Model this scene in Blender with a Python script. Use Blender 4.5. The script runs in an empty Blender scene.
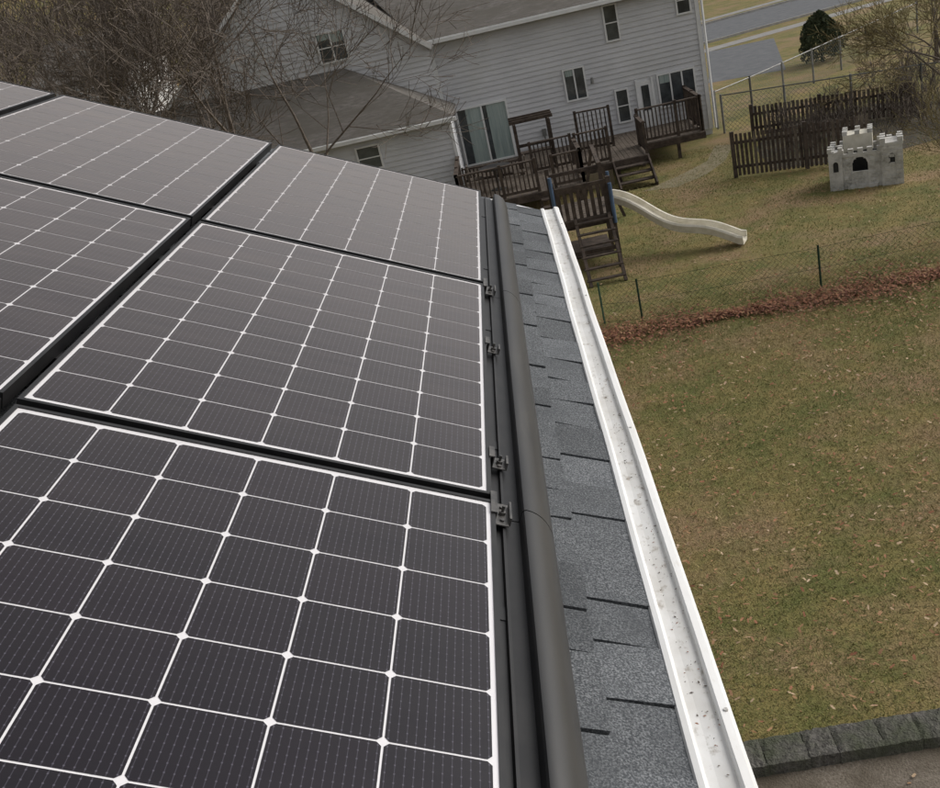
import bpy, math, random
import numpy as np
from mathutils import Vector as V, Matrix
random.seed(7); np.random.seed(7)
SC=bpy.context.scene
COL=bpy.context.collection
# ------------------------------------------------------------------ materials
def mat(name,c1,c2=None,scale=5.0,rough=0.8,bump=0.0,bscale=None,detail=6,spec=0.3,metal=0.0,coat=0.0,lo=0.35,hi=0.65,c3=None,s3=0.5,stretch=None,lo3=0.4,hi3=0.62,bdist=0.02,c4=None,s4=1.0,lo4=.5,hi4=.7):
    m=bpy.data.materials.new(name); m.use_nodes=True
    nt=m.node_tree; N=nt.nodes; L=nt.links
    b=N['Principled BSDF']; b.inputs['Roughness'].default_value=rough
    b.inputs['Specular IOR Level'].default_value=spec; b.inputs['Metallic'].default_value=metal
    b.inputs['Coat Weight'].default_value=coat
    b.inputs['Base Color'].default_value=(*c1,1)
    tc=N.new('ShaderNodeTexCoord'); src=tc.outputs['Object']
    if stretch:
        mp=N.new('ShaderNodeMapping'); mp.inputs['Scale'].default_value=stretch; L.new(src,mp.inputs['Vector']); src=mp.outputs[0]
    def layer(out,col,s_,l_,h_,det=5):
        n3=N.new('ShaderNodeTexNoise'); n3.inputs['Scale'].default_value=s_; n3.inputs['Detail'].default_value=det; n3.inputs['Roughness'].default_value=0.62
        L.new(src,n3.inputs['Vector'])
        r3=N.new('ShaderNodeMapRange'); r3.inputs['From Min'].default_value=l_; r3.inputs['From Max'].default_value=h_
        L.new(n3.outputs[0],r3.inputs['Value'])
        m3=N.new('ShaderNodeMix'); m3.data_type='RGBA'; m3.inputs['B'].default_value=(*col,1)
        if out is None: m3.inputs['A'].default_value=(*c1,1)
        else: L.new(out,m3.inputs['A'])
        L.new(r3.outputs[0],m3.inputs['Factor']); return m3.outputs['Result']
    if c2:
        out=layer(None,c2,scale,lo,hi,detail)
        if c3: out=layer(out,c3,s3,lo3,hi3)
        if c4: out=layer(out,c4,s4,lo4,hi4)
        L.new(out,b.inputs['Base Color'])
    if bump:
        n2=N.new('ShaderNodeTexNoise'); n2.inputs['Scale'].default_value=bscale or scale*3; n2.inputs['Detail'].default_value=4
        L.new(src,n2.inputs['Vector'])
        bp=N.new('ShaderNodeBump'); bp.inputs['Strength'].default_value=bump; bp.inputs['Distance'].default_value=bdist
        L.new(n2.outputs[0],bp.inputs['Height']); L.new(bp.outputs[0],b.inputs['Normal'])
    return m
M={}
M['siding']=mat('white_siding',(0.62,0.62,0.63),(0.54,0.54,0.55),0.8,0.6,c3=(0.51,0.51,0.49),s3=.5,lo3=.5,hi3=.8)
M['siding2']=mat('grey_siding',(0.50,0.49,0.47),(0.44,0.43,0.41),0.8,0.6)
M['trim']=mat('white_trim',(0.74,0.74,0.73),(0.66,0.66,0.65),3,0.5)
M['roofA']=mat('brown_grey_shingle',(0.11,0.10,0.09),(0.185,0.17,0.155),4,0.95,0.4,40,stretch=(1,3,3),c3=(0.12,.11,.095),s3=.7)
M['glass']=mat('dark_window_glass',(0.03,0.035,0.04),(0.09,0.10,0.105),1.5,0.08,spec=0.6)
M['curtain']=mat('pale_curtain',(0.36,0.42,0.40),(0.22,0.28,0.27),2,0.3,stretch=(6,1,0.3),spec=0.6,coat=0.6)
M['wood']=mat('weathered_deck_wood',(0.040,0.030,0.024),(0.095,0.072,0.056),6,0.9,0.3,40)
M['woodL']=mat('greyed_wood',(0.085,0.066,0.052),(0.16,0.132,0.105),6,0.9,0.3,40)
M['tan']=mat('tan_skirting',(0.30,0.25,0.17),(0.22,0.18,0.12),5,0.9)
M['path']=mat('worn_earth',(0.24,0.20,0.13),(0.17,0.15,0.08),3,0.95)
M['mulch']=mat('dark_mulch',(0.05,0.045,0.038),(0.10,0.085,0.06),6,0.95,0.8,30,c3=(0.12,0.10,0.05),s3=1.2,lo3=.5,hi3=.7)
M['bark']=mat('tree_bark',(0.085,0.068,0.055),(0.17,0.14,0.115),9,0.95,0.4,30)
M['barkfar']=mat('far_tree_bark',(0.085,0.068,0.057),(0.17,0.14,0.118),3,0.95)
M['twigY']=mat('budding_twig',(0.15,0.12,0.06),(0.23,0.19,0.09),3,0.9)
M['ground']=mat('dead_grass_ground',(0.250,0.192,0.072),(0.125,0.132,0.038),1.3,0.95,0.9,45,detail=9,c3=(0.27,0.185,0.10),s3=0.5,lo3=0.48,hi3=0.64,c4=(0.09,0.075,0.032),s4=20,lo4=.52,hi4=.68,bdist=.03)
M['asph']=mat('asphalt',(0.10,0.105,0.11),(0.14,0.142,0.148),2,0.9,0.2,80)
M['conc']=mat('concrete_pavement',(0.30,0.29,0.27),(0.22,0.21,0.2),3,0.9)
M['stone']=mat('retaining_block',(0.05,0.047,0.042),(0.15,0.14,0.125),24,0.95,1.0,45,c3=(0.07,0.075,0.05),s3=3,bdist=0.03)
M['patio']=mat('patio_gravel',(0.12,0.097,0.075),(0.22,0.19,0.152),38,0.95,0.8,60,c3=(0.10,0.082,0.06),s3=2)
M['slide']=mat('cream_plastic',(0.70,0.66,0.56),(0.55,0.51,0.41),4,0.45)
M['blue']=mat('blue_paint',(0.05,0.08,0.14),(0.07,0.11,0.17),5,0.5)
M['castle']=mat('grey_moulded_plastic',(0.50,0.485,0.45),(0.30,0.29,0.26),9,0.65,0.5,14,c3=(0.57,0.555,0.52),s3=2.5)
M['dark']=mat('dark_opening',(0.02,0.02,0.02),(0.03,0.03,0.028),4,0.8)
M['tarp']=mat('dark_canopy',(0.03,0.03,0.031),(0.06,0.058,0.055),2,0.95,0.3,5,spec=.1)
M['green']=mat('green_post',(0.03,0.07,0.045),(0.04,0.09,0.055),5,0.6)
M['gwire']=mat('green_wire',(0.06,0.085,0.055),(0.05,0.07,0.045),5,0.6)
M['wire']=mat('galvanised_wire',(0.22,0.22,0.21),(0.15,0.15,0.14),5,0.5,metal=0.3)
M['leaf']=mat('dry_leaf',(0.21,0.085,0.045),(0.32,0.15,0.08),7,0.8)
M['leafD']=mat('dry_leaf_dark',(0.13,0.05,0.032),(0.19,0.08,0.047),7,0.8)
M['leafB']=mat('dry_leaf_tan',(0.34,0.20,0.10),(0.24,0.13,0.07),7,0.8)
M['leafP']=mat('dry_leaf_pale',(0.48,0.36,0.24),(0.35,0.22,0.13),7,0.8)
M['ever']=mat('evergreen_foliage',(0.03,0.042,0.02),(0.06,0.07,0.035),8,0.9)
M['blade']=mat('grass_blade_straw',(0.37,0.29,0.14),(0.25,0.20,0.085),3,0.9)
M['bladeG']=mat('grass_blade_green',(0.125,0.142,0.042),(0.19,0.182,0.066),3,0.9)
sh=[]
for i,k in enumerate((0.72,0.88,1.05)):
    sh.append(mat('slate_shingle_%d'%i,(0.066*k,0.071*k,0.077*k),(0.26*k,0.27*k,0.28*k),230,0.95,0.9,260,detail=3,lo=0.42,hi=0.68,c3=(0.08*k,0.085*k,0.091*k),s3=4,lo3=0.45,hi3=0.8,bdist=0.003))
M['gut']=mat('white_gutter_metal',(0.78,0.78,0.77),(0.70,0.69,0.67),6,0.45,c3=(0.58,0.55,0.49),s3=26,lo3=0.60,hi3=0.8,stretch=(2.5,0.6,1))
M['gutfloor']=mat('dirty_gutter_strip',(0.70,0.695,0.68),(0.57,0.555,0.525),9,0.6,c3=(0.30,0.26,0.21),s3=40,lo3=0.57,hi3=0.74,stretch=(1,0.7,1))
M['blk']=mat('black_anodised',(0.014,0.014,0.015),(0.024,0.023,0.023),12,0.42,spec=0.4)
M['skirt']=mat('black_skirt_metal',(0.024,0.024,0.025),(0.038,0.036,0.034),5,0.42,spec=0.5,stretch=(3,0.4,3),c3=(.06,.057,.052),s3=3,lo3=.58,hi3=.85)
M['alu']=mat('weathered_clamp_metal',(0.09,0.09,0.09),(0.18,0.17,0.16),30,0.45,metal=0.7)
# ------------------------------------------------------------------ mesh builder
import bmesh
class MB:
    def __init__(s): s.v=[];s.f=[];s.m=[]
    def face(s,pts,mi=0):
        i=len(s.v); s.v+= [tuple(p) for p in pts]; s.f.append(tuple(range(i,i+len(pts)))); s.m.append(mi)
    def box(s,x0,x1,y0,y1,z0,z1,mi=0,T=None):
        P=[V((x,y,z)) for z in (z0,z1) for y in (y0,y1) for x in (x0,x1)]
        if T: P=[T(p) for p in P]
        i=len(s.v); s.v+=[tuple(p) for p in P]
        for q in ((0,2,3,1),(4,5,7,6),(0,1,5,4),(2,6,7,3),(0,4,6,2),(1,3,7,5)):
            s.f.append(tuple(i+a for a in q)); s.m.append(mi)
    def beam(s,a,b,w,h,mi=0):
        a=V(a);b=V(b);d=(b-a).normalized()
        up=V((0,0,1)) if abs(d.z)<0.95 else V((0,1,0))
        x=d.cross(up).normalized(); y=x.cross(d)
        P=[p+x*i*w/2+y*j*h/2 for p in (a,b) for (i,j) in ((-1,-1),(1,-1),(1,1),(-1,1))]
        i=len(s.v); s.v+=[tuple(p) for p in P]
        for q in ((0,3,2,1),(4,5,6,7),(0,1,5,4),(1,2,6,5),(2,3,7,6),(3,0,4,7)):
            s.f.append(tuple(i+k for k in q)); s.m.append(mi)
    def tube(s,pts,rs,n=6,mi=0):
        rings=[]
        for k,p in enumerate(pts):
            p=V(p); d=(V(pts[min(k+1,len(pts)-1)])-V(pts[max(k-1,0)]))
            if d.length<1e-6: d=V((0,0,1))
            d.normalize(); up=V((0,0,1)) if abs(d.z)<0.9 else V((1,0,0))
            x=d.cross(up).normalized(); y=d.cross(x)
            i=len(s.v)
            for j in range(n):
                a=2*math.pi*j/n; s.v.append(tuple(p+(x*math.cos(a)+y*math.sin(a))*rs[k]))
            rings.append(i)
        for a,b in zip(rings[:-1],rings[1:]):
            for j in range(n):
                s.f.append((a+j,a+(j+1)%n,b+(j+1)%n,b+j)); s.m.append(mi)
        s.f.append(tuple(rings[0]+j for j in range(n))[::-1]); s.m.append(mi)
        s.f.append(tuple(rings[-1]+j for j in range(n))); s.m.append(mi)
    def make(s,name,mats,parent=None,smooth=False,loc=None,rot=None,weld=False):
        me=bpy.data.meshes.new(name); me.from_pydata(s.v,[],s.f)
        for m in mats: me.materials.append(m)
        me.polygons.foreach_set('material_index',s.m)
        if smooth: me.polygons.foreach_set('use_smooth',[True]*len(s.f))
        if weld:
            bm=bmesh.new(); bm.from_mesh(me); bmesh.ops.remove_doubles(bm,verts=bm.verts,dist=1e-5); bmesh.ops.recalc_face_normals(bm,faces=bm.faces); bm.to_mesh(me); bm.free()
        me.update(); o=bpy.data.objects.new(name,me); COL.objects.link(o)
        if parent: o.parent=parent
        if loc: o.location=loc
        if rot: o.rotation_euler=rot
        return o
def empty(name,loc=(0,0,0)):
    o=bpy.data.objects.new(name,None); COL.objects.link(o); o.location=loc; return o
# ------------------------------------------------------------------ roof frame
A=math.radians(25.289); ca,sa=math.cos(A),math.sin(A)
B0=V((-0.19,0,6.1958)); U=V((ca,0,-sa)); NN=V((sa,0,ca))
def R(p): return B0+U*p[0]+V((0,p[1],0))+NN*p[2]
YE=5.47; YS=-4.0
own=empty('panelled_roof_house')
mb=MB()
u=0.321; k=0
mb.box(-5.0,0.30,YS,YE-0.01,-0.03,-0.006,0,R)
while u>-5.0:
    yy=YS+random.uniform(-0.2,0)
    thick=0
    while yy<YE:
        w=random.choice((0.14,0.16,0.17,0.18,0.2,0.22))
        y1=min(yy+w,YE); y0=max(yy,YS)
        if y1-y0>0.01:
            thick=1-thick
            t=0.0035+0.0045*thick+random.random()*0.002
            mi=random.choice((0,1,1,2))
            j=random.uniform(-0.004,0.004)
            n=5; pts=[]
            up0=u-0.15
            sk0=random.uniform(-.006,.006)
            for q in range(n+1):
                yq=y0+0.003+(y1-y0-0.006)*q/n
                bow=0.004*math.sin(math.pi*q/n)
                pts.append((yq,u+j+bow))
            for q in range(n):
                a,b=pts[q],pts[q+1]
                mb.face([R((up0,a[0]+sk0,0.0)),R((a[1],a[0],t)),R((b[1],b[0],t)),R((up0,b[0]+sk0,0.0))],mi)
                mb.face([R((a[1],a[0],t)),R((a[1],a[0],-0.006)),R((b[1],b[0],-0.006)),R((b[1],b[0],t))],0)
            for (yq,uq) in (pts[0],pts[-1]):
                mb.face([R((up0,yq+sk0,-0.006)),R((uq,yq,-0.006)),R((uq,yq,t)),R((up0,yq+sk0,0.0))],0)
        yy+=w
    u-=0.147; k+=1
mb.make('roof_shingles',sh,own)
mb=MB()
rx,rz=R((-5.0,0,0)).x,R((-5.0,0,0)).z
mb.box(0,5.3,YS,YE,-0.03,0,1,lambda p:V((rx,0,rz))+V((-ca,0,-sa))*p.x+V((0,p.y,0))+V((-sa,0,ca))*p.z)
mb.make('rear_roof_slope',[M['roofA'],M['roofA']],own)
mb=MB()
ex=-0.28
for i in range(29):
    z0=i*0.2; z1=z0+0.2
    mb.face([(ex+0.02,YS+.3,z0),(ex+0.02,YE-.3,z0),(ex,YE-.3,z1),(ex,YS+.3,z1)])
    mb.face([(ex+0.02,YS+.3,z0),(ex,YS+.3,z0),(ex,YE-.3,z0),(ex+0.02,YE-.3,z0)])
for yw in (YS+.3,YE-.3):
    mb.face([(ex,yw,0),(ex,yw,6.0),(rx,yw,rz-.06),(2*rx-ex,yw,6.0),(2*rx-ex,yw,0)])
mb.face([(2*rx-ex,YS+.3,0),(2*rx-ex,YE-.3,0),(2*rx-ex,YE-.3,6),(2*rx-ex,YS+.3,6)])
mb.make('outer_walls',[M['siding']],own)
mb=MB()
mb.box(0.075,0.094,YS,YE,5.88,6.05); mb.box(-0.28,0.075,YS,YE,5.88,5.9)
mb.beam(R((0.30,YE+.012,-.07)),R((-5.0,YE+.012,-.07)),0.02,0.14)
mb.make('fascia_and_soffit',[M['trim']],own)
mb=MB()
prof=[(0.096,6.02),(0.096,6.066),(0.100,6.071),(0.111,6.071),(0.116,6.066),(0.118,6.059),(0.135,6.056),(0.163,6.055),(0.168,6.057),(0.170,6.063),(0.175,6.066),(0.190,6.062),(0.197,6.053),(0.198,6.035),(0.193,6.02),(0.195,5.985),(0.180,5.955),(0.150,5.93),(0.100,5.93)]
ys=[YS]+[YS+(YE+.015-YS)*i/60 for i in range(1,61)]
def wob(y): return .0012*math.sin(y*3.1)+.0008*math.sin(y*7.7+1)
for a,b in zip(ys[:-1],ys[1:]):
    for i in range(len(prof)-1):
        p,q=prof[i],prof[i+1]
        mi=1 if 5<=i<=7 else 0
        mb.face([(p[0]+wob(a),a,p[1]),(p[0]+wob(b),b,p[1]),(q[0]+wob(b),b,q[1]),(q[0]+wob(a),a,q[1])],mi)
mb.face([(p[0],YE+.015,p[1]) for p in prof],0)
for yy in (0.2,1.45,2.65,3.9,5.1):
    mb.tube([(0.184,yy,6.060),(0.184,yy,6.067)],[0.005,0.004],8,1)
mb.make('rain_gutter',[M['gut'],M['gutfloor']])
mb=MB()
for i in range(260):
    x=random.gauss(0.148,0.014); y=random.choice((random.uniform(1.0,5.4),random.gauss(1.6,.25),random.gauss(2.6,.3))); x=min(max(x,.12),.166)
    r=random.uniform(0.0006,0.002); a=random.uniform(0,6.28); z=6.0565
    dx,dy=math.cos(a)*r*random.uniform(1,2.5),math.sin(a)*r*random.uniform(1,2.5)
    mb.face([(x-dx,y-dy,z),(x+dy*.5,y-dx*.5,z+.001),(x+dx,y+dy,z+.0015),(x-dy*.5,y+dx*.5,z+.001)],random.choice((0,0,0,1)))
mb.make('gutter_debris',[M['bark'],M['leaf']])
# ------------------------------------------------------------------ solar panels
def glass(m,b):
    N=m.node_tree.nodes; L=m.node_tree.links
    b.inputs['Coat Weight'].default_value=1.0; b.inputs['Coat IOR'].default_value=1.46
    b.inputs['Sheen Roughness'].default_value=0.36; b.inputs['Sheen Tint'].default_value=(1.0,0.85,0.77,1)
    tc=N.new('ShaderNodeTexCoord')
    n=N.new('ShaderNodeTexNoise'); n.inputs['Scale'].default_value=3; n.inputs['Detail'].default_value=6; n.inputs['Roughness'].default_value=.7
    mp=N.new('ShaderNodeMapping'); mp.inputs['Scale'].default_value=(0.5,2.5,1); mp.inputs['Rotation'].default_value=(0,0,0.5)
    L.new(tc.outputs['Object'],mp.inputs[0]); L.new(mp.outputs[0],n.inputs['Vector'])
    r=N.new('ShaderNodeMapRange'); r.inputs['From Min'].default_value=.3; r.inputs['From Max'].default_value=.7; r.inputs['To Min'].default_value=0.08; r.inputs['To Max'].default_value=0.24
    L.new(n.outputs[0],r.inputs['Value']); L.new(r.outputs[0],b.inputs['Coat Roughness'])
    r2=N.new('ShaderNodeMapRange'); r2.inputs['From Min'].default_value=.3; r2.inputs['From Max'].default_value=.7; r2.inputs['To Min'].default_value=0.65; r2.inputs['To Max'].default_value=1.0
    L.new(n.outputs[0],r2.inputs['Value']); L.new(r2.outputs[0],b.inputs['Sheen Weight'])
def cellmat():
    m=bpy.data.materials.new('solar_cell'); m.use_nodes=True; nt=m.node_tree;N=nt.nodes;L=nt.links
    b=N['Principled BSDF']
    tc=N.new('ShaderNodeTexCoord'); sp=N.new('ShaderNodeSeparateXYZ'); L.new(tc.outputs['Object'],sp.inputs[0])
    def math_(op,a,bv=None,c=None):
        n=N.new('ShaderNodeMath'); n.operation=op
        if isinstance(a,(int,float)): n.inputs[0].default_value=a
        else: L.new(a,n.inputs[0])
        if bv is not None:
            if isinstance(bv,(int,float)): n.inputs[1].default_value=bv
            else: L.new(bv,n.inputs[1])
        return n.outputs[0]
    cw=CW/12
    fx=math_('FRACT',math_('DIVIDE',math_('SUBTRACT',sp.outputs[0],MX),cw))
    near=math_('LESS_THAN',math_('ABSOLUTE',math_('SUBTRACT',fx,0.5)),0.045)
    fy=math_('FRACT',math_('DIVIDE',math_('SUBTRACT',sp.outputs[1],MY),CL/9))
    dot=math_('MULTIPLY',math_('LESS_THAN',math_('ABSOLUTE',math_('SUBTRACT',fx,0.5)),0.09),math_('LESS_THAN',math_('ABSOLUTE',math_('SUBTRACT',fy,0.5)),0.08))
    msk=math_('MAXIMUM',math_('MULTIPLY',near,0.5),dot)
    n1=N.new('ShaderNodeTexNoise'); n1.inputs['Scale'].default_value=2.5; L.new(tc.outputs['Object'],n1.inputs['Vector'])
    ix=math_('FLOOR',math_('DIVIDE',math_('SUBTRACT',sp.outputs[0],MX),CW)); iy=math_('FLOOR',math_('DIVIDE',math_('SUBTRACT',sp.outputs[1],MY),CL))
    cb=N.new('ShaderNodeCombineXYZ'); L.new(ix,cb.inputs[0]); L.new(iy,cb.inputs[1])
    oi=N.new('ShaderNodeObjectInfo'); L.new(oi.outputs['Random'],cb.inputs[2])
    wn=N.new('ShaderNodeTexWhiteNoise'); L.new(cb.outputs[0],wn.inputs['Vector'])
    fac=math_('ADD',math_('MULTIPLY',n1.outputs[0],0.6),math_('MULTIPLY',wn.outputs['Value'],0.4))
    base=N.new('ShaderNodeMix'); base.data_type='RGBA'; base.inputs['A'].default_value=(0.001,0.001,0.004,1); base.inputs['B'].default_value=(0.008,0.004,0.009,1)
    L.new(fac,base.inputs['Factor'])
    mx=N.new('ShaderNodeMix'); mx.data_type='RGBA'; mx.inputs['B'].default_value=(0.075,0.07,0.09,1)
    L.new(base.outputs['Result'],mx.inputs['A']); L.new(msk,mx.inputs['Factor']); L.new(mx.outputs['Result'],b.inputs['Base Color'])
    b.inputs['Roughness'].default_value=0.4; b.inputs['Specular IOR Level'].default_value=0.02
    glass(m,b)
    return m
W=1.034; LEN=1.552; FR=0.010; BO=0.008
MX=FR+BO; MY=FR+BO+0.005
CW=(W-2*MX)/6; CL=(LEN-2*MY)/10
M['cell']=cellmat()
bs=bpy.data.materials.new('white_backsheet'); bs.use_nodes=True; bb=bs.node_tree.nodes['Principled BSDF']; bb.inputs['Base Color'].default_value=(0.70,0.68,0.69,1); bb.inputs['Roughness'].default_value=0.5; glass(bs,bb)
mb=MB()
T=0.038
for (x0,x1,y0,y1) in ((0,FR,0,LEN),(W-FR,W,0,LEN),(FR,W-FR,0,FR),(FR,W-FR,LEN-FR,LEN)):
    mb.box(x0,x1,y0,y1,-T,0,0)
mb.face([(FR,FR,-.003),(W-FR,FR,-.003),(W-FR,LEN-FR,-.003),(FR,LEN-FR,-.003)],1)
mb.face([(FR,FR,-.03),(FR,LEN-FR,-.03),(W-FR,LEN-FR,-.03),(W-FR,FR,-.03)],0)
g=0.0019; ch=0.0075
for i in range(6):
    for j in range(10):
        x0=MX+i*CW+g;x1=MX+(i+1)*CW-g;y0=MY+j*CL+g;y1=MY+(j+1)*CL-g
        z=-.0024
        mb.face([(x0+ch,y0,z),(x1-ch,y0,z),(x1,y0+ch,z),(x1,y1-ch,z),(x1-ch,y1,z),(x0+ch,y1,z),(x0,y1-ch,z),(x0,y0+ch,z)],2)
pm=None
cols=[-0.057-W,-0.057-2*W-0.034,-0.057-3*W-0.068,-0.057-4*W-0.102]
rows=[1.936-1.577*2,1.936-1.577,1.936,1.936+1.577]
for ci,cu in enumerate(cols):
    for ri,rv in enumerate(rows):
        off=(0,0.012,0.0,0.0)[ci]
        p=R((cu+(.007 if ri<2 else 0),rv+off,0.12))
        if pm is None:
            o=mb.make('solar_panel',[M['blk'],bs,M['cell']]); pm=o.data
        else:
            o=bpy.data.objects.new('solar_panel',pm); COL.objects.link(o)
        o.location=p; o.rotation_euler=(0,A,0)
mb=MB()
for rv in rows:
    for fy in (0.33,1.2):
        y=rv+fy; mb.box(-4.3,-0.02,y-.02,y+.02,0.035,0.08,0,R)
        u=-4.2
        while u<0: mb.box(u-.03,u+.03,y-.05,y+.05,0.004,0.035,0,R); u+=1.2
mb.make('mounting_rail',[M['blk']])
mb=MB()
sp=[(-0.046,0.078),(-0.028,0.078),(-0.026,0.088),(-0.020,0.088),(-0.018,0.078),(0.014,0.080),(0.015,0.106),(0.018,0.111),(0.023,0.113)]
for i in range(1,11):
    t=i/10; sp.append((0.023+0.091*(0.30*t+0.70*math.sin(t*math.pi/2)), 0.004+0.109*math.cos(t*math.pi/2)**0.9 if t<1 else 0.004))
segs=[(rows[0],rows[1]-.004),(rows[1],rows[2]-.03),(rows[2]-.026,rows[3]-.03),(rows[3]-.026,5.10)]
for a,b in segs:
    for p,q in zip(sp[7:-1],sp[8:]):
        mb.face([R((p[0],a,p[1])),R((q[0],a,q[1])),R((q[0],b,q[1])),R((p[0],b,p[1]))])
sko=mb.make('array_skirt',[M['skirt']],smooth=True,weld=True)
mb=MB()
for a,b in segs:
    for p,q in zip(sp[:7],sp[1:8]):
        mb.face([R((p[0],a,p[1])),R((q[0],a,q[1])),R((q[0],b,q[1])),R((p[0],b,p[1]))])
    for yv in (a+.001,b-.001):
        mb.face([R((p[0],yv,p[1])) for p in sp[5:]]+[R((0.014,yv,0.004))])
mb.make('skirt_flange',[M['blk']],sko)
for k,yc in enumerate((1.90,2.14,2.90,3.50)):
    mb=MB(); L2=0.045 if k in (0,3) else 0.026
    mb.box(-0.060,-0.048,yc-L2,yc+L2,0.121,0.124,0,R)
    mb.box(-0.049,-0.046,yc-L2,yc+L2,0.080,0.124,0,R)
    mb.box(-0.046,-0.014,yc-L2,yc+L2,0.092,0.095,0,R)
    mb.box(-0.015,-0.010,yc-L2*.8,yc+L2*.8,0.090,0.110,0,R)
    c=R((-0.029,yc,0.095)); mb.tube([c,c+NN*0.008],[0.008,0.008],6,0); mb.tube([c,c+NN*0.022],[0.0035,0.0035],8,0)
    for dy in (-L2*.6,L2*.6):
        c=R((-0.029,yc+dy,0.095)); mb.tube([c,c+NN*0.004],[0.005,0.005],8,0)
    mb.make('panel_clamp',[M['alu']])
# ------------------------------------------------------------------ ground
def hgt(x,y):
    d=max(0,(y-85)/90.0); d=min(d,1); d=d*d*(3-2*d)
    l=max(0,min(1,(20-x)/70.0))
    return 24*d*(0.25+0.75*l)
mb=MB()
xs=[-400,-250,-160,-110,-80,-60,-45,-30,-20,-10,0,10,20,30,45,60,90,140,250,400]; yg=[-150,-60,-20,0,20,40,60,85,95,105,115,125,135,145,155,165,180,250,400,700]
gi={}
for i,x in enumerate(xs):
    for j,y in enumerate(yg):
        gi[i,j]=len(mb.v); mb.v.append((x,y,hgt(x,y)))
for i in range(len(xs)-1):
    for j in range(len(yg)-1):
        mb.f.append((gi[i,j],gi[i+1,j],gi[i+1,j+1],gi[i,j+1])); mb.m.append(0)
mb.make('ground',[M['ground']],smooth=True)
mb=MB(); mb.face([(-0.2,2.5,.004),(9,2.5,.004),(9,7.12,.004),(-0.2,7.12,.004)]); mb.make('patio',[M['patio']])
mb=MB(); mb.face([(3.6,29.9,.004),(4.6,29.6,.004),(5.6,30.3,.004),(6.5,31.6,.004),(7.2,33.6,.004),(6.7,34,.004),(6.0,32.0,.004),(5.0,31.0,.004)]); mb.make('path',[M['path']])
mb=MB(); mb.face([(7.3,29.2,.006),(9.8,28.2,.006),(13.5,29,.006),(14.2,33,.006),(12,35.5,.006),(8.6,34.4,.006),(7.6,32.2,.006)]); mb.make('mulch_bed',[M['mulch']])
dr=V((0.94,0.342,0)).normalized(); pr=V((-dr.y,dr.x,0))
def strip(o,a,b,w0,w1,z): return [o+dr*a+pr*w0+V((0,0,z)),o+dr*b+pr*w0+V((0,0,z)),o+dr*b+pr*w1+V((0,0,z)),o+dr*a+pr*w1+V((0,0,z))]
O=V((12,61,0))
mb=MB(); mb.face(strip(O,-60,120,0,8.5,0.008)); mb.make('street',[M['asph']])
mb=MB(); mb.face(strip(O,-60,120,-3.3,-2.0,0.012)); mb.face(strip(O,-60,120,10.2,11.4,0.012)); mb.make('pavement',[M['conc']])
mb=MB()
for w in (-0.16,8.5):
    a=strip(O,-60,120,w,w+.16,0.0); b=strip(O,-60,120,w,w+.16,0.13)
    mb.face(b); mb.face([a[0],a[1],b[1],b[0]]); mb.face([a[2],a[3],b[3],b[2]])
mb.make('kerb',[M['conc']])
mb=MB(); mb.face([(9.3,47,.004),(12.5,46,.004),(15.0,57,.004),(11.6,57.4,.004)]); mb.make('driveway',[M['asph']])
mb=MB(); x=0.15
while x<9:
    w=random.uniform(0.22,0.42); j=random.uniform(-.015,.015)
    x0,x1=x+.002,x+w-.002; y0,y1=7.10+j,7.44+j; zt=0.15+random.uniform(-.008,.008); c=.014
    nx,ny=8,6
    def TP(i,jj):
        e_=(i in (0,nx)) or (jj in (0,ny))
        return (x0+(x1-x0)*i/nx+random.uniform(-.004,.004),y0+(y1-y0)*jj/ny+random.uniform(-.006,.006),zt+random.uniform(-.007,.007)-(c if e_ else 0))
    G=[[TP(i,jj) for jj in range(ny+1)] for i in range(nx+1)]
    for i in range(nx):
        for jj in range(ny): mb.face([G[i][jj],G[i+1][jj],G[i+1][jj+1],G[i][jj+1]])
    rim=[G[i][0] for i in range(nx+1)]+[G[nx][jj] for jj in range(1,ny+1)]+[G[i][ny] for i in range(nx-1,-1,-1)]+[G[0][jj] for jj in range(ny-1,0,-1)]
    for q in range(len(rim)):
        a,b=rim[q],rim[(q+1)%len(rim)]; mb.face([(a[0],a[1],0),(b[0],b[1],0),b,a])
    x+=w
mb.make('retaining_wall',[M['stone']])
def blades(name,n,x0,x1,y0,y1,h0,h1,wd,m,clump=None):
    x=np.random.uniform(x0,x1,n); y=np.random.uniform(y0,y1,n)
    if clump:
        val=np.sin(x*1.7+1.3*np.sin(y*.9))+np.sin(y*1.3+1.7*np.sin(x*.7+2))+np.random.normal(0,.7,n)
        k=(val*clump)>0; x=x[k]; y=y[k]; n=len(x)
    a=np.random.uniform(0,2*np.pi,n); h=np.random.uniform(h0,h1,n); l=np.random.uniform(.3,1.8,n)*h; b=np.random.uniform(0,2*np.pi,n)
    v=np.zeros((n,3,3),np.float32)
    v[:,0]=np.stack([x-np.cos(a)*wd,y-np.sin(a)*wd,np.zeros(n)],1); v[:,1]=np.stack([x+np.cos(a)*wd,y+np.sin(a)*wd,np.zeros(n)],1)
    v[:,2]=np.stack([x+np.cos(b)*l,y+np.sin(b)*l,h],1)
    me=bpy.data.meshes.new(name); me.vertices.add(n*3); me.vertices.foreach_set('co',v.ravel())
    me.loops.add(n*3); me.loops.foreach_set('vertex_index',np.arange(n*3,dtype=np.int32))
    me.polygons.add(n); me.polygons.foreach_set('loop_start',np.arange(0,n*3,3,dtype=np.int32)); me.polygons.foreach_set('loop_total',np.full(n,3,dtype=np.int32))
    me.update(calc_edges=True); me.materials.append(m)
    o=bpy.data.objects.new(name,me); COL.objects.link(o); return o
blades('lawn_straw_grass',140000,0.2,9.5,7.45,20,.018,.048,.005,M['blade'],1)
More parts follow.
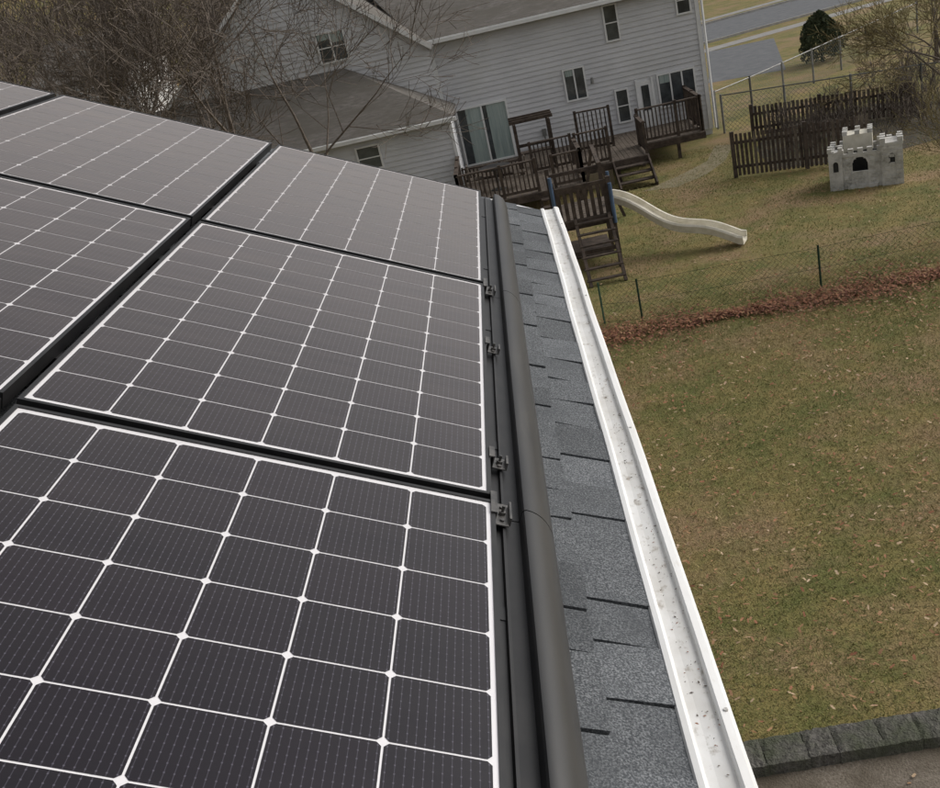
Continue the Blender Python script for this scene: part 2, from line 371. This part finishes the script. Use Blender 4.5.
blades('lawn_green_grass',140000,0.2,9.5,7.45,20,.018,.048,.005,M['bladeG'],-1)
blades('far_lawn_grass',60000,-1,14,20,34,.02,.05,.009,M['bladeG'],-1)
blades('far_straw_grass',50000,-1,14,20,34,.02,.05,.009,M['blade'],1)
def leaves(name,pts,mats,s0,s1,tilt=.5):
    mb=MB()
    for (x,y,z) in pts:
        s=random.uniform(s0,s1); a=random.uniform(0,6.28); t=random.uniform(-tilt,tilt); t2=random.uniform(-tilt,tilt)
        c,si=math.cos(a),math.sin(a); q=random.uniform(.5,1)
        P=[(-1,0),(-.35,.55*q),(.1,.3*q),(.4,.5*q),(1,0),(.35,-.5*q),(-.1,-.25*q),(-.4,-.45*q)]
        mb.face([(x+(px*c-py*si)*s,y+(px*si+py*c)*s,z+(px*t+py*t2)*s*.7+s*.3) for px,py in P],random.randrange(len(mats)))
    return mb.make(name,mats)
pts=[]
cl=[(random.uniform(.5,9),random.uniform(8,18)) for _ in range(30)]
for i in range(4000):
    if random.random()<.45: c=random.choice(cl); x=random.gauss(c[0],.8); y=random.gauss(c[1],.9)
    else: x=random.uniform(0.3,9.5); y=7.6+10.6*random.random()**.85
    if y>7.6: pts.append((x,y,.045))
for i in range(1700): pts.append((random.uniform(-1,12),19+11*random.random()**1.4,.05))
leaves('fallen_leaves',pts+[(2.35,6.75,.01),(2.42,6.82,.01),(1.9,6.6,.01),(2.9,6.9,.01)],[M['leaf'],M['leafB'],M['leafB'],M['leafP']],.018,.046)
pts=[]
for i in range(13500):
    x=random.uniform(0.2,13); w=.23+.10*math.sin(x*1.3)+.06*math.sin(x*3.1)
    if random.random()<.25: w*=2.6
    y=18.6+random.gauss(0,w)+.12*math.sin(x*.8); pts.append((x,y,random.uniform(.03,.09)))
leaves('leaf_litter',pts,[M['leaf'],M['leaf'],M['leafD'],M['leafD'],M['leafB']],.024,.048,.8)
# ------------------------------------------------------------------ neighbour house
hs=empty('siding_house')
def lap(mb,xa,xb,y,z0,z1,xf=None,mi=0,step=0.17,lip=0.028):
    z=z0
    while z<z1-1e-3:
        zt=min(z+step,z1)
        l0,r0=(xa,xb) if xf is None else xf(z); l1,r1=(xa,xb) if xf is None else xf(zt)
        if r0>l0:
            mb.face([(l0,y-lip,z),(r0,y-lip,z),(r1,y,zt),(l1,y,zt)],mi)
            mb.face([(l0,y-lip,z),(l0,y,z),(r0,y,z),(r0,y-lip,z)],mi)
        z=zt
mb=MB()
HY=36.0
lap(mb,-2.05,7.1,HY,0.2,5.25)
z=0.2
while z<5.25:
    mb.face([(7.13,HY,z),(7.13,HY+9,z),(7.1,HY+9,z+.17),(7.1,HY,z+.17)]); z+=.17
mb.box(-2.0,7.08,HY+.01,HY+9,0,5.2)
HG=35.6; apx=-6.6; apz=8.7; ez=5.15; ex0=-11.1
def gx(z):
    if z<=ez: return (ex0,-2.05)
    t=(z-ez)/(apz-ez); return (ex0+(apx-ex0)*t,-2.05+(apx+2.05)*t)
lap(mb,0,0,HG,0.2,apz,gx)
mb.box(-11.05,-2.08,HG+.01,HY+9,0,5.1)
mb.make('siding_walls',[M['siding']],hs)
mb=MB()
def slab(P,t=0.1,mi=0,em=None):
    P=[V(p) for p in P]; n=(P[1]-P[0]).cross(P[2]-P[0]).normalized()
    if n.z<0: n=-n
    mb.face(P,mi); Q=[p-n*t for p in P]; mb.face(Q[::-1],mi)
    for i in range(len(P)):
        j=(i+1)%len(P); mb.face([P[i],P[j],Q[j],Q[i]],mi if em is None else em)
slab([(-2.3,HY-.35,5.2),(7.4,HY-.35,5.2),(7.4,HY+4.5,7.8),(-4.6,HY+4.5,7.8)],.12,0,1)
slab([(-4.6,HY+4.5,7.8),(7.4,HY+4.5,7.8),(7.4,HY+9.3,5.2),(-2.3,HY+9.3,5.2)],.12,0,1)
slab([(-1.85,HG-.3,5.02),(-1.85,HG+9,5.02),(apx,HG+9,apz+.12),(apx,HG-.3,apz+.12)],.14,0,1)
slab([(ex0-.2,HG-.3,5.02),(ex0-.2,HG+9,5.02),(apx,HG+9,apz+.12),(apx,HG-.3,apz+.12)],.14,0,1)
slab([(-13.0,32.7,3.0),(-1.55,32.7,3.0),(-5.0,HG-.03,4.95),(-13.0,HG-.03,4.95)],.14,0,1)
slab([(-1.55,32.7,3.0),(-1.55,HG-.03,3.0),(-5.0,HG-.03,4.95)],.14,0,1)
mb.make('shingle_roof',[M['roofA'],M['trim']],hs)
mb=MB()
lap(mb,-12.8,-1.75,33.0,0.1,2.9)
z=0.1
while z<2.9: mb.face([(-1.72,33.0,z),(-1.72,HG-.05,z),(-1.75,HG-.05,z+.17),(-1.75,33.0,z+.17)]); z+=.17
mb.make('wing_walls',[M['siding']],hs)
mb=MB()
mb.box(-2.1,7.5,HY-.47,HY-.36,5.05,5.17); mb.box(-12.9,-1.5,32.58,32.69,2.86,2.98)
for x in (-2.02,7.02): mb.box(x-.05,x+.09,HY-.05,HY-.03,0.2,5.1)
mb.box(-1.79,-1.70,32.95,32.97,0.1,2.9)
mb.tube([(7.22,HY-.42,5.05),(7.2,HY-.06,4.8),(7.2,HY-.06,0.2)],[.045]*3,6)
mb.make('gutters_and_trim',[M['trim']],hs)
def window(x0,x1,z0,z1,y,parts=1,mid=True,gm=None,fr=.055):
    m=MB(); y-=.04
    m.box(x0-fr,x1+fr,y-.03,y+.04,z0-fr,z0,0); m.box(x0-fr,x1+fr,y-.03,y+.04,z1,z1+fr,0)
    m.box(x0-fr,x0,y-.03,y+.04,z0,z1,0); m.box(x1,x1+fr,y-.03,y+.04,z0,z1,0)
    m.box(x0,x1,y+.0,y+.03,z0,z1,1)
    for i in range(parts):
        a=x0+(x1-x0)*i/parts; b=x0+(x1-x0)*(i+1)/parts
        if random.random()<.6: m.box(a+.03,b-.03,y-.004,y-.001,z1-(z1-z0)*random.uniform(.15,.45),z1,2)
    for i in range(1,parts):
        x=x0+(x1-x0)*i/parts; m.box(x-.025,x+.025,y-.02,y-.006,z0,z1,0)
    if mid: zz=(z0+z1)/2; m.box(x0,x1,y-.015,y-.005,zz-.018,zz+.018,0)
    m.make('window',[M['trim'],gm or M['glass'],M['curtain']],hs)
window(2.3,2.95,2.2,3.2,HY,2,False)
window(3.95,4.35,3.85,4.95,HY)
window(6.4,6.8,4.2,5.0,HY)
window(3.95,4.32,1.1,2.15,HY)
window(5.45,6.65,1.3,2.35,HY,3,False)
window(-5.65,-4.75,5.25,6.15,HG,2)
window(-4.9,-4.2,1.9,2.6,33.0,1)
m=MB(); y=HY-.04
m.box(-1.65,-1.58,y-.04,y+.04,.72,2.75,0);m.box(.12,.19,y-.04,y+.04,.72,2.75,0);m.box(-1.58,.12,y-.04,y+.04,2.68,2.75,0);m.box(-1.58,.12,y-.04,y+.04,.72,.78,0)
m.box(-1.58,-1.30,y,y+.03,.78,2.68,1); m.box(-1.30,.12,y,y+.03,.78,2.68,2); m.box(-.76,-.70,y-.02,y-.001,.78,2.68,0); m.box(-.70,-.55,y-.004,y-.001,.78,2.68,1)
m.make('sliding_glass_door',[M['trim'],M['glass'],M['curtain']],hs)
m=MB(); m.box(4.72,5.18,y-.02,y+.02,.55,2.3,0); m.box(4.82,5.08,y-.03,y-.021,1.3,2.15,1); m.box(4.64,4.72,y-.04,y+.02,.5,2.38,0); m.box(5.18,5.26,y-.04,y+.02,.5,2.38,0)
m.make('back_door',[M['trim'],M['glass']],hs)
m=MB(); m.tube([(3.2,HY-.12,2.6),(3.2,HY-.12,2.8)],[.06,.04],8,0); m.box(1.2,1.35,HY-.1,HY-.03,1.2,1.45,0); m.tube([(1.27,HY-.06,1.2),(1.27,HY-.06,.7)],[.02,.02],6,0)
m.make('wall_lamp_and_meter',[M['wire']],hs)
h2=empty('distant_house')
mb=MB(); lap(mb,-26,-20.5,60,0,6.0); mb.box(-26,-20.5,60.02,68,0,6.0); mb.box(-24.8,-23.8,59.93,59.97,4.2,5.4,1); mb.box(-22.6,-21.6,59.93,59.97,4.2,5.4,1)
mb.make('walls',[M['siding2'],M['glass']],h2)
mb=MB()
slab([(-26.4,59.6,5.9),(-20.1,59.6,5.9),(-20.1,64,8.2),(-26.4,64,8.2)],.1); slab([(-26.4,68.4,5.9),(-20.1,68.4,5.9),(-20.1,64,8.2),(-26.4,64,8.2)],.1)
mb.make('roof',[M['roofA']],h2)
# ------------------------------------------------------------------ deck
dk=empty('wooden_deck')
mb=MB(); DZ=0.72
def planks(x0,x1,y0,y1):
    x=x0
    while x<x1-.01: mb.box(x,min(x+.135,x1),y0,y1,DZ-.04,DZ+random.uniform(-.003,.003),1); x+=.145
    mb.box(x0,x1,y0-.03,y0-.002,DZ-.22,DZ-.02,0)
    xx=x0
    while xx<=x1: mb.box(xx-.05,xx+.05,y0+.02,y0+.12,0,DZ-.04,0); xx+=1.2
planks(-1.8,2.0,29.6,35.9); planks(2.0,4.2,31.6,35.9); planks(4.2,6.3,33.2,35.9)
mb.box(2.02,3.0,31.52,31.56,0.02,DZ-.23,2)
mb.make('platform',[M['wood'],M['woodL'],M['tan']],dk)
mb=MB()
def rail(a,b,h=0.95,z=DZ,mi=0,dx=.125,cap=True):
    a=V((*a,z));b=V((*b,z)); n=max(2,int((b-a).length/dx)); 
    for i in range(n+1):
        p=a.lerp(b,i/n); 
        if i%10==0 or i==n: mb.beam(p-V((0,0,.15)),p+V((0,0,h+.06)),.09,.09,mi)
        else: mb.beam(p+V((0,0,.06)),p+V((0,0,h-.04)),.04,.035,mi)
    mb.beam(a+V((0,0,h)),b+V((0,0,h)),.13,.04,mi); mb.beam(a+V((0,0,.1)),b+V((0,0,.1)),.04,.08,mi)
rail((-1.75,29.7),(0.6,29.7)); rail((-1.75,29.7),(-1.75,33.0)); rail((1.95,29.7),(1.95,31.6)); rail((1.1,29.7),(1.95,29.7))
rail((2.0,31.7),(3.0,31.7),1.05); rail((4.15,31.7),(4.15,33.2)); rail((4.2,33.3),(6.2,33.3),1.1); rail((6.25,33.3),(6.25,35.8),1.1)
rail((0.6,32.4),(1.9,32.4),.95); rail((2.3,34.2),(3.4,34.0),1.3); rail((-1.7,33.0),(0.2,32.6),.5)
for i in range(4): 
    zz=DZ-.18*(i+1); mb.box(3.05,4.15,31.5-.28*(i+1),31.5-.28*i,zz-.04,zz,0)
mb.beam((3.05,31.55,DZ-.1),(3.05,30.3,.02),.05,.24); mb.beam((4.15,31.55,DZ-.1),(4.15,30.3,.02),.05,.24)
for i in range(3): 
    zz=DZ-.18*(i+1); mb.box(0.6,1.1,29.55-.28*(i+1),29.55-.28*i,zz-.04,zz,0)
for x in (.25,1.35):
    for yy in (32.6,33.5): mb.beam((x,yy,DZ),(x,yy,DZ+1.55),.10,.10)
    mb.beam((x,32.4,DZ+1.55),(x,33.7,DZ+1.55),.06,.14)
for yy in (32.6,33.05,33.5): mb.beam((.1,yy,DZ+1.66),(1.5,yy,DZ+1.66),.06,.1)
mb.beam((.25,33.5,DZ+.5),(1.35,33.5,DZ+.5),.4,.05)
mb.beam((.25,32.6,DZ+.9),(1.35,32.6,DZ+.9),.04,.1)
mb.make('railings_and_steps',[M['wood']],dk)
mb=MB()
c=V((-.6,31.2,DZ)); mb.tube([c+V((0,0,.68)),c+V((0,0,.72))],[.5,.5],16,0); mb.tube([c,c+V((0,0,.68))],[.04,.04],8,0); mb.tube([c,c+V((0,0,.03))],[.25,.2],10,0)
mb.make('deck_table',[M['tarp']])
for (px_,py_,fx_) in ((-1.25,31.3,1),(.15,31.0,-1)):
    mb=MB(); c=V((px_,py_,DZ))
    for ax in (-.2,.2):
        for ay in (-.2,.2): mb.beam(c+V((ax,ay,0)),c+V((ax,ay,.43 if ax*fx_>0 else .92)),.04,.04)
    mb.box(c.x-.22,c.x+.22,c.y-.22,c.y+.22,c.z+.43,c.z+.46)
    for k in range(4): mb.beam(c+V((-.2*fx_,-.2,.55+.11*k)),c+V((-.2*fx_,.2,.55+.11*k)),.02,.05)
    mb.make('deck_chair',[M['woodL']])
# ------------------------------------------------------------------ playset
ps=empty('wooden_playset')
mb=MB()
x0,x1,y0,y1=0.75,2.05,23.2,24.9; PZ=1.35
for x in (x0,x1):
    for y in (y0,y1): mb.beam((x,y,0),(x,y,2.3 if x==x0 else 2.2),.1,.1)
for i in range(9): mb.box(x0,x1,y0+i*.19,y0+i*.19+.17,PZ-.04,PZ,1)
for y in (y0,y1): mb.beam((x0,y,PZ-.1),(x1,y,PZ-.1),.05,.14); mb.beam((x0,y,PZ+.75),(x1,y,PZ+.75),.04,.09)
for x in (x0,x1): mb.beam((x,y0,PZ-.1),(x,y1,PZ-.1),.05,.14)
mb.beam((x0,y0,PZ+.75),(x0,y1,PZ+.75),.04,.09)
for i in range(8):
    x=x0+.1+i*(x1-x0-.2)/7; mb.beam((x,y0,PZ),(x,y0,PZ+.75),.09,.02,0)
for i in range(9):
    y=y0+.1+i*(y1-y0-.2)/8; mb.beam((x0,y,PZ),(x0,y,PZ+.75),.02,.09,i%2)
for xx in (1.15,1.95): mb.beam((xx,23.15,PZ),(xx+.05,22.05,0),.07,.1)
for i in range(6):
    t=(i+.5)/6; mb.beam((1.12,23.15-1.1*t,PZ*(1-t)+.02),(2.02,23.15-1.1*t,PZ*(1-t)+.02),.12,.035,0)
mb.beam((x0,y0,.5),(x1,y0,.5),.04,.1); mb.beam((x0,y0,.1),(x0,y1,PZ-.2),.05,.09); mb.beam((x0,y1,.7),(x1,y1,.7),.04,.1)
mb.beam((x0-.3,y0,0),(x0,y0,PZ),.07,.07)
mb.box(x0+.1,x1-.1,y0+.1,y1-.1,.35,.40,0)
mb.beam((x1,y1,2.1),(x1+.1,y1+2.6,2.1),.1,.12); mb.beam((x1+.1,y1+2.6,2.1),(x1-.5,y1+2.7,0),.08,.08); mb.beam((x1+.1,y1+2.6,2.1),(x1+.7,y1+2.7,0),.08,.08)
mb.make('tower',[M['wood'],M['woodL']],ps)
mb=MB()
mb.tube([(x0-.02,y0-.08,PZ-.1),(x0-.02,y0-.08,PZ+1.1)],[.045,.045],8); mb.tube([(x1+.02,y0-.08,PZ-.25),(x1+.02,y0-.08,PZ+.7)],[.045,.045],8)
mb.tube([(x1+.08,23.9,PZ+.1),(x1+.08,23.9,PZ+.8)],[.04,.04],8)
mb.make('safety_handles',[M['blue']],ps)
mb=MB(); n=26
S0=V((2.1,24.2,PZ+.08)); S1=V((4.95,22.9,.1)); D=(S1-S0); hd=V((D.x,D.y,0)).normalized(); sd=V((-hd.y,hd.x,0))
pf=[(-.30,.12),(-.27,.17),(-.23,.16),(-.2,.03),(-.1,0),(.1,0),(.2,.03),(.23,.16),(.27,.17),(.30,.12),(.24,-.05),(-.24,-.05)]
rg=[]
for i in range(n+1):
    t=i/n; c=S0.lerp(S1,t); c.z=S0.z*(1-t)+.1*t + .10*math.sin(t*math.pi*3.2)*(1-t*.4) - .12*math.sin(math.pi*t) 
    if t>.9: c.z=max(c.z,.10)
    rg.append([c+sd*a*.85+V((0,0,b)) for a,b in pf])
for a,b in zip(rg[:-1],rg[1:]):
    for j in range(len(pf)): k=(j+1)%len(pf); mb.face([a[j],a[k],b[k],b[j]])
mb.face(rg[0]); mb.face(rg[-1])
mb.make('wavy_slide',[M['slide']],ps)
# ------------------------------------------------------------------ toy castle
mb=MB()
cyaw=-.36; cc,cs=math.cos(cyaw),math.sin(cyaw); CO=V((8.86,25.95,0)); KS=.88
def TC(p): return CO+V((p[0]*cc-p[1]*cs,p[0]*cs+p[1]*cc,p[2]))*KS
def cren(xa,xb,ya,yb,z,h=.13,w=.16,t=.09):
    for (p0,p1) in (((xa,ya),(xb,ya)),((xb,ya),(xb,yb)),((xb,yb),(xa,yb)),((xa,yb),(xa,ya))):
        Ln=math.hypot(p1[0]-p0[0],p1[1]-p0[1]); n=max(1,int(Ln/(w*1.6)))
        for i in range(n):
            t_=i/n; cx=p0[0]+(p1[0]-p0[0])*t_; cy=p0[1]+(p1[1]-p0[1])*t_
            mb.box(cx-w/2*.9,cx+w/2*.9,cy-w/2*.9+.003,cy+w/2*.9-.003,z,z+h,0,TC)
def wallpiece(a,b,z0,z1,y0=-.6,y1=-.52,mi=0): mb.box(a,b,y0,y1,z0,z1,mi,TC)
wallpiece(-.95,-.36,0,.98); wallpiece(.06,.42,0,.98); wallpiece(-.36,.06,0,.48); wallpiece(-.36,.06,.90,.98)
for i in range(6):
    a0=math.pi*i/6; zz=.70+.20*math.sin(a0+math.pi/12)
    xa_,xb_=sorted((-.15+.21*math.cos(a0),-.15+.21*math.cos(a0+math.pi/6))); wallpiece(xa_,xb_,zz,.90,-.595,-.525)
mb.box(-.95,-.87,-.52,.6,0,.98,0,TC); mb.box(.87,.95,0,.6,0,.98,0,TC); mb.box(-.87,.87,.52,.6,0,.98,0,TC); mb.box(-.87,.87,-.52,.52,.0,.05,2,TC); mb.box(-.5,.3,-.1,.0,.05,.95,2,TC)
for a,b,c_,d_ in ((-.98,.98,-.63,-.5),(-.98,.98,.5,.63),(-.98,-.85,-.5,.5),(.85,.98,-.5,.5)): mb.box(a,b,c_,d_,.94,1.02,0,TC)
cren(-.9,.9,-.55,.55,1.02)
mb.box(-.99,-.62,-.66,-.3,0,1.12,0,TC); mb.box(.42,.99,-.68,.0,0,1.2,0,TC); mb.box(.40,1.01,-.70,.02,1.14,1.22,0,TC)
cren(.47,.93,-.62,-.06,1.22); cren(-.95,-.66,-.62,-.34,1.12,.12,.13)
mb.box(-.60,.20,.0,.6,.9,1.42,1,TC); cren(-.54,.14,.06,.54,1.42,.12,.15)
def arch(cx,z0,w,h,y,mi=2,fill=True):
    pts=[(cx-w/2,z0),(cx+w/2,z0)]+[(cx+w/2*math.cos(a),z0+h-w/2+w/2*math.sin(a)) for a in [math.pi*i/8 for i in range(9)]]
    if fill: mb.face([TC((x,y,z)) for x,z in pts],mi)
    for i in range(8):
        a0,a1=math.pi*i/8,math.pi*(i+1)/8; r0,r1=w/2,w/2+.06
        q=[(cx+r0*math.cos(a0),z0+h-w/2+r0*math.sin(a0)),(cx+r1*math.cos(a0),z0+h-w/2+r1*math.sin(a0)),(cx+r1*math.cos(a1),z0+h-w/2+r1*math.sin(a1)),(cx+r0*math.cos(a1),z0+h-w/2+r0*math.sin(a1))]
        mb.face([TC((x,y-.02,z)) for x,z in q],0)
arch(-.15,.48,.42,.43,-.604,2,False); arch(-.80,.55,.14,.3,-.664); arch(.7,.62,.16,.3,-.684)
mb.box(-.5,.3,-.66,-.6,0,.1,0,TC); mb.box(-.40,-.34,-.63,-.6,.1,.45,0,TC); mb.box(.06,.12,-.63,-.6,.1,.45,0,TC)
for r in range(9):
    for c in range(11):
        x=-.6+c*.16+(.08 if r%2 else 0); z_=.08+r*.1
        if x>.26 or (-.5<x<.1 and z_>.4): continue
        if random.random()<.7: mb.box(x,x+.13,-.618,-.6,z_,z_+.075,0,TC)
for r in range(9):
    for c in range(3):
        if random.random()<.7: x=.45+c*.18+(.06 if r%2 else 0); mb.box(x,min(x+.14,.97),-.697,-.68,.08+r*.12,.17+r*.12,0,TC)
mb.make('toy_castle_playhouse',[M['castle'],M['slide'],M['dark']])
# ------------------------------------------------------------------ fences
def picket(a,b,h,dx=.12,w=.075):
    global mb
    mb=MB()
    a=V((*a,0));b=V((*b,0)); n=int((b-a).length/dx)
    for i in range(n+1):
        p=a.lerp(b,i/n)
        if i%16==0: mb.beam(p,p+V((0,0,h+.08)),.1,.1,0)
        else:
            j=random.uniform(-.02,.02); mb.beam(p+V((0,0,.05)),p+V((0,0,h+j)),w,.02,random.choice((0,0,1)))
    for z in (.3,h-.25): mb.beam(a+V((0,.03,z)),b+V((0,.03,z)),.04,.08,0)
    mb.make('wooden_fence',[M['wood'],M['woodL']])
picket((6.25,29.2),(9.6,27.9),1.25)
picket((8.0,34.0),(12.6,32.2),1.0,.13,.09)
def chain(name,pts,h,m,sp_,r,post,pr_=.03,ps_=2.4,rail_=True):
    global mb
    mb=MB()
    for a,b in zip(pts[:-1],pts[1:]):
        a=V((*a,0));b=V((*b,0)); Ln=(b-a).length; d=(b-a)/Ln
        n=max(1,round(Ln/ps_))
        for i in range(n+1): p=a.lerp(b,i/n); mb.tube([p,p+V((0,0,h+.05))],[pr_,pr_],6,0)
        if rail_: mb.tube([a+V((0,0,h)),b+V((0,0,h))],[.022,.022],5,1)
        else:
            for zz in (.03,h*.5,h): w=V((0,0,r*1.3)); mb.face([a+V((0,0,zz))-w,b+V((0,0,zz))-w,b+V((0,0,zz))+w,a+V((0,0,zz))+w],1)
        u=-h
        while u<Ln:
            for s_ in (1,-1):
                u0,u1=(u,u+h); z0,z1=(0.03,h) if s_>0 else (h,0.03)
                k0,k1=0,1
                if u0<0: k0=-u0/h
                if u1>Ln: k1=(Ln-u0)/h
                if k1>k0:
                    A_=a+d*(u0+h*k0)+V((0,0,z0+(z1-z0)*k0)); B_=a+d*(u0+h*k1)+V((0,0,z0+(z1-z0)*k1))
                    w=V((0,0,r)); mb.face([A_-w,B_-w,B_+w,A_+w],1)
            u+=sp_
    return mb.make(name,[post,m])
chain('chain_link_fence',[(7.4,36.6),(9.0,38.0),(15.5,44.5),(19,48)],1.3,M['wire'],.16,.005,M['wire'],.04)
chain('chain_link_fence',[(7.4,35.6),(13.2,33.2),(17,31)],1.3,M['wire'],.16,.005,M['wire'],.04)
chain('garden_wire_fence',[(1.2,19.6),(1.95,19.35),(5.5,19.1),(9.5,19.25),(13,19.4)],.85,M['gwire'],.11,.0024,M['green'],.022,3.6,False)
# ------------------------------------------------------------------ trees
def rdir(d,ang):
    a=random.uniform(0,6.28); up=V((0,0,1)) if abs(d.z)<.9 else V((1,0,0))
    x=d.cross(up).normalized(); y=d.cross(x)
    return (d*math.cos(ang)+(x*math.cos(a)+y*math.sin(a))*math.sin(ang)).normalized()
def grow(mb,p,d,L,r,dep,maxd,wander=.16,up=.05,nch=(3,5),mi2=0,rmin=.006,ratio=.62,a0=.45,a1=1.0):
    n=4 if dep<2 else 3; pts=[p.copy()]; rs=[r]; q=p.copy(); dd=d.copy()
    for i in range(n):
        dd=(rdir(dd,random.uniform(0,wander))+V((0,0,up))).normalized(); q=q+dd*(L/n); pts.append(q.copy()); rs.append(max(rmin,r*(1-.5*(i+1)/n)))
    mb.tube(pts,rs,(7,5,4,3,3,3,3)[dep],mi2 if dep>=maxd-1 else 0)
    if dep>=maxd: return
    for k in range(random.randint(*nch)):
        t=random.uniform(.3 if dep else .4,1.0); i=min(n-1,int(t*n)); f_=t*n-i
        pp=pts[i].lerp(pts[i+1],f_); rr=rs[i]*(1-f_)+rs[i+1]*f_
        grow(mb,pp,rdir(dd,random.uniform(a0,a1)),L*random.uniform(ratio-.1,ratio+.12),max(rmin,rr*.6),dep+1,maxd,wander,up,nch,mi2,rmin,ratio,a0,a1)
    grow(mb,pts[-1],dd,L*ratio,max(rmin,rs[-1]*.9),dep+1,maxd,wander,up,nch,mi2,rmin,ratio,a0,a1)
def tree(name,x,y,H_,r,maxd=5,mats=None,seed=0,**kw):
    random.seed(seed); mb=MB(); grow(mb,V((x,y,hgt(x,y)-.05)),V((random.uniform(-.08,.08),random.uniform(-.08,.08),1)).normalized(),H_*.42,r,0,maxd,**kw)
    return mb.make(name,mats or [M['bark']])
tree('bare_tree',-7.6,29.5,10,.17,5,seed=3,nch=(3,4),ratio=.68,rmin=.008,a1=1.2)
tree('bare_tree',-12.0,30,10.5,.18,5,seed=5,nch=(3,5),ratio=.67,rmin=.008)
tree('bare_tree',-5.6,30.5,9.0,.10,5,seed=8,nch=(3,3),ratio=.68,rmin=.008,a1=1.2)
tree('bare_tree',-10,27.5,9,.14,5,seed=14,nch=(3,4),ratio=.68,rmin=.008,a1=1.2)
tree('bare_tree',-17,36,11,.2,5,seed=11,nch=(3,4),ratio=.66,rmin=.010)
tree('budding_tree',8.95,20.5,7.0,.10,5,[M['bark'],M['twigY']],seed=21,nch=(3,4),ratio=.62,rmin=.005,mi2=1,wander=.3)
tree('budding_tree',12.9,29.5,6.0,.09,5,[M['bark'],M['twigY']],seed=23,nch=(3,5),ratio=.62,rmin=.006,mi2=1,wander=.3)
tree('bare_tree',16.5,40.0,6,.10,4,seed=31,nch=(3,4),ratio=.64,rmin=.008)
random.seed(99)
mb=MB()
for i in range(30):
    x=random.uniform(-62,-9); y=random.uniform(44,95)
    if -28<x<-18 and y<72 : y=random.uniform(70,95)
    H_=random.uniform(11,17); grow(mb,V((x,y,hgt(x,y))),V((0,0,1)),H_*.4,.2,0,4,nch=(3,4),ratio=.66,rmin=.016)
for i in range(50):
    x=random.uniform(-110,-5); y=random.uniform(95,150)
    H_=random.uniform(11,16); grow(mb,V((x,y,hgt(x,y))),V((0,0,1)),H_*.4,.2,0,3,nch=(3,4),ratio=.66,rmin=.03)
mb.make('distant_woods',[M['barkfar']])
mb=MB()
for i in range(130):
    x=random.uniform(8.2,18)
    y=random.uniform(29.6,34) if x<13 else random.uniform(29,39)
    for k in range(3): grow(mb,V((x,y,0)),V((random.uniform(-.6,.6),random.uniform(-.6,.6),1)).normalized(),random.uniform(.3,.75),.014,2,4,nch=(2,3),rmin=.007)
mb.make('brush',[M['bark']])
mb=MB()
for i in range(5200):
    t=random.random()**.7; a=random.uniform(0,6.28); zz=t*2.0; R0=.95*math.sin(math.pi*min(1,(.25+.75*t)))**.7*(1+.16*math.sin(3*a+zz*3)); rr=R0*random.uniform(.55,1.0)
    c=V((14.1+rr*math.cos(a),46+rr*math.sin(a),.1+zz)); s_=random.uniform(.05,.11); d1=rdir(V((0,0,1)),random.uniform(0,1.5))*s_; d2=rdir(V((1,0,0)),random.uniform(0,1.5))*s_*.5
    mb.face([c-d1,c+d2,c+d1,c-d2])
mb.tube([(14.1,46,0),(14.1,46,1.4)],[.07,.03],6)
mb.make('evergreen_shrub',[M['ever']])
# ------------------------------------------------------------------ light
w=bpy.data.worlds.new('World'); SC.world=w; w.use_nodes=True; N=w.node_tree.nodes; L=w.node_tree.links
bg=N['Background']; sk=N.new('ShaderNodeTexSky'); sk.sky_type='NISHITA'; sk.sun_disc=False
el,ro=math.radians(36),math.radians(76)
sk.sun_elevation=el; sk.sun_rotation=ro; sk.air_density=1.0; sk.dust_density=5.0; sk.ozone_density=1.0
hsn=N.new('ShaderNodeHueSaturation'); hsn.inputs['Saturation'].default_value=0.15
L.new(sk.outputs[0],hsn.inputs['Color']); L.new(hsn.outputs[0],bg.inputs['Color']); bg.inputs['Strength'].default_value=0.15
sl=bpy.data.lights.new('sun','SUN'); sl.energy=0.7; sl.angle=math.radians(40); sl.color=(1,.95,.88)
so=bpy.data.objects.new('sun',sl); COL.objects.link(so)
sd_=V((math.sin(ro)*math.cos(el),math.cos(ro)*math.cos(el),math.sin(el)))
so.rotation_euler=sd_.to_track_quat('Z','Y').to_euler(); so.location=(0,-20,30)
# ------------------------------------------------------------------ camera
c=bpy.data.cameras.new('camera'); c.lens=38.298; c.sensor_width=36; c.clip_end=2000; c.clip_start=.05
co=bpy.data.objects.new('camera',c); COL.objects.link(co); SC.camera=co
co.matrix_world=Matrix(((0.97667,0.19605,0.08763,0),(0.00183,0.40043,-0.91632,0),(-0.21474,0.89511,0.39073,7.4),(0,0,0,1)))
SC.view_settings.view_transform='Standard'; SC.view_settings.look='None'; SC.view_settings.exposure=0
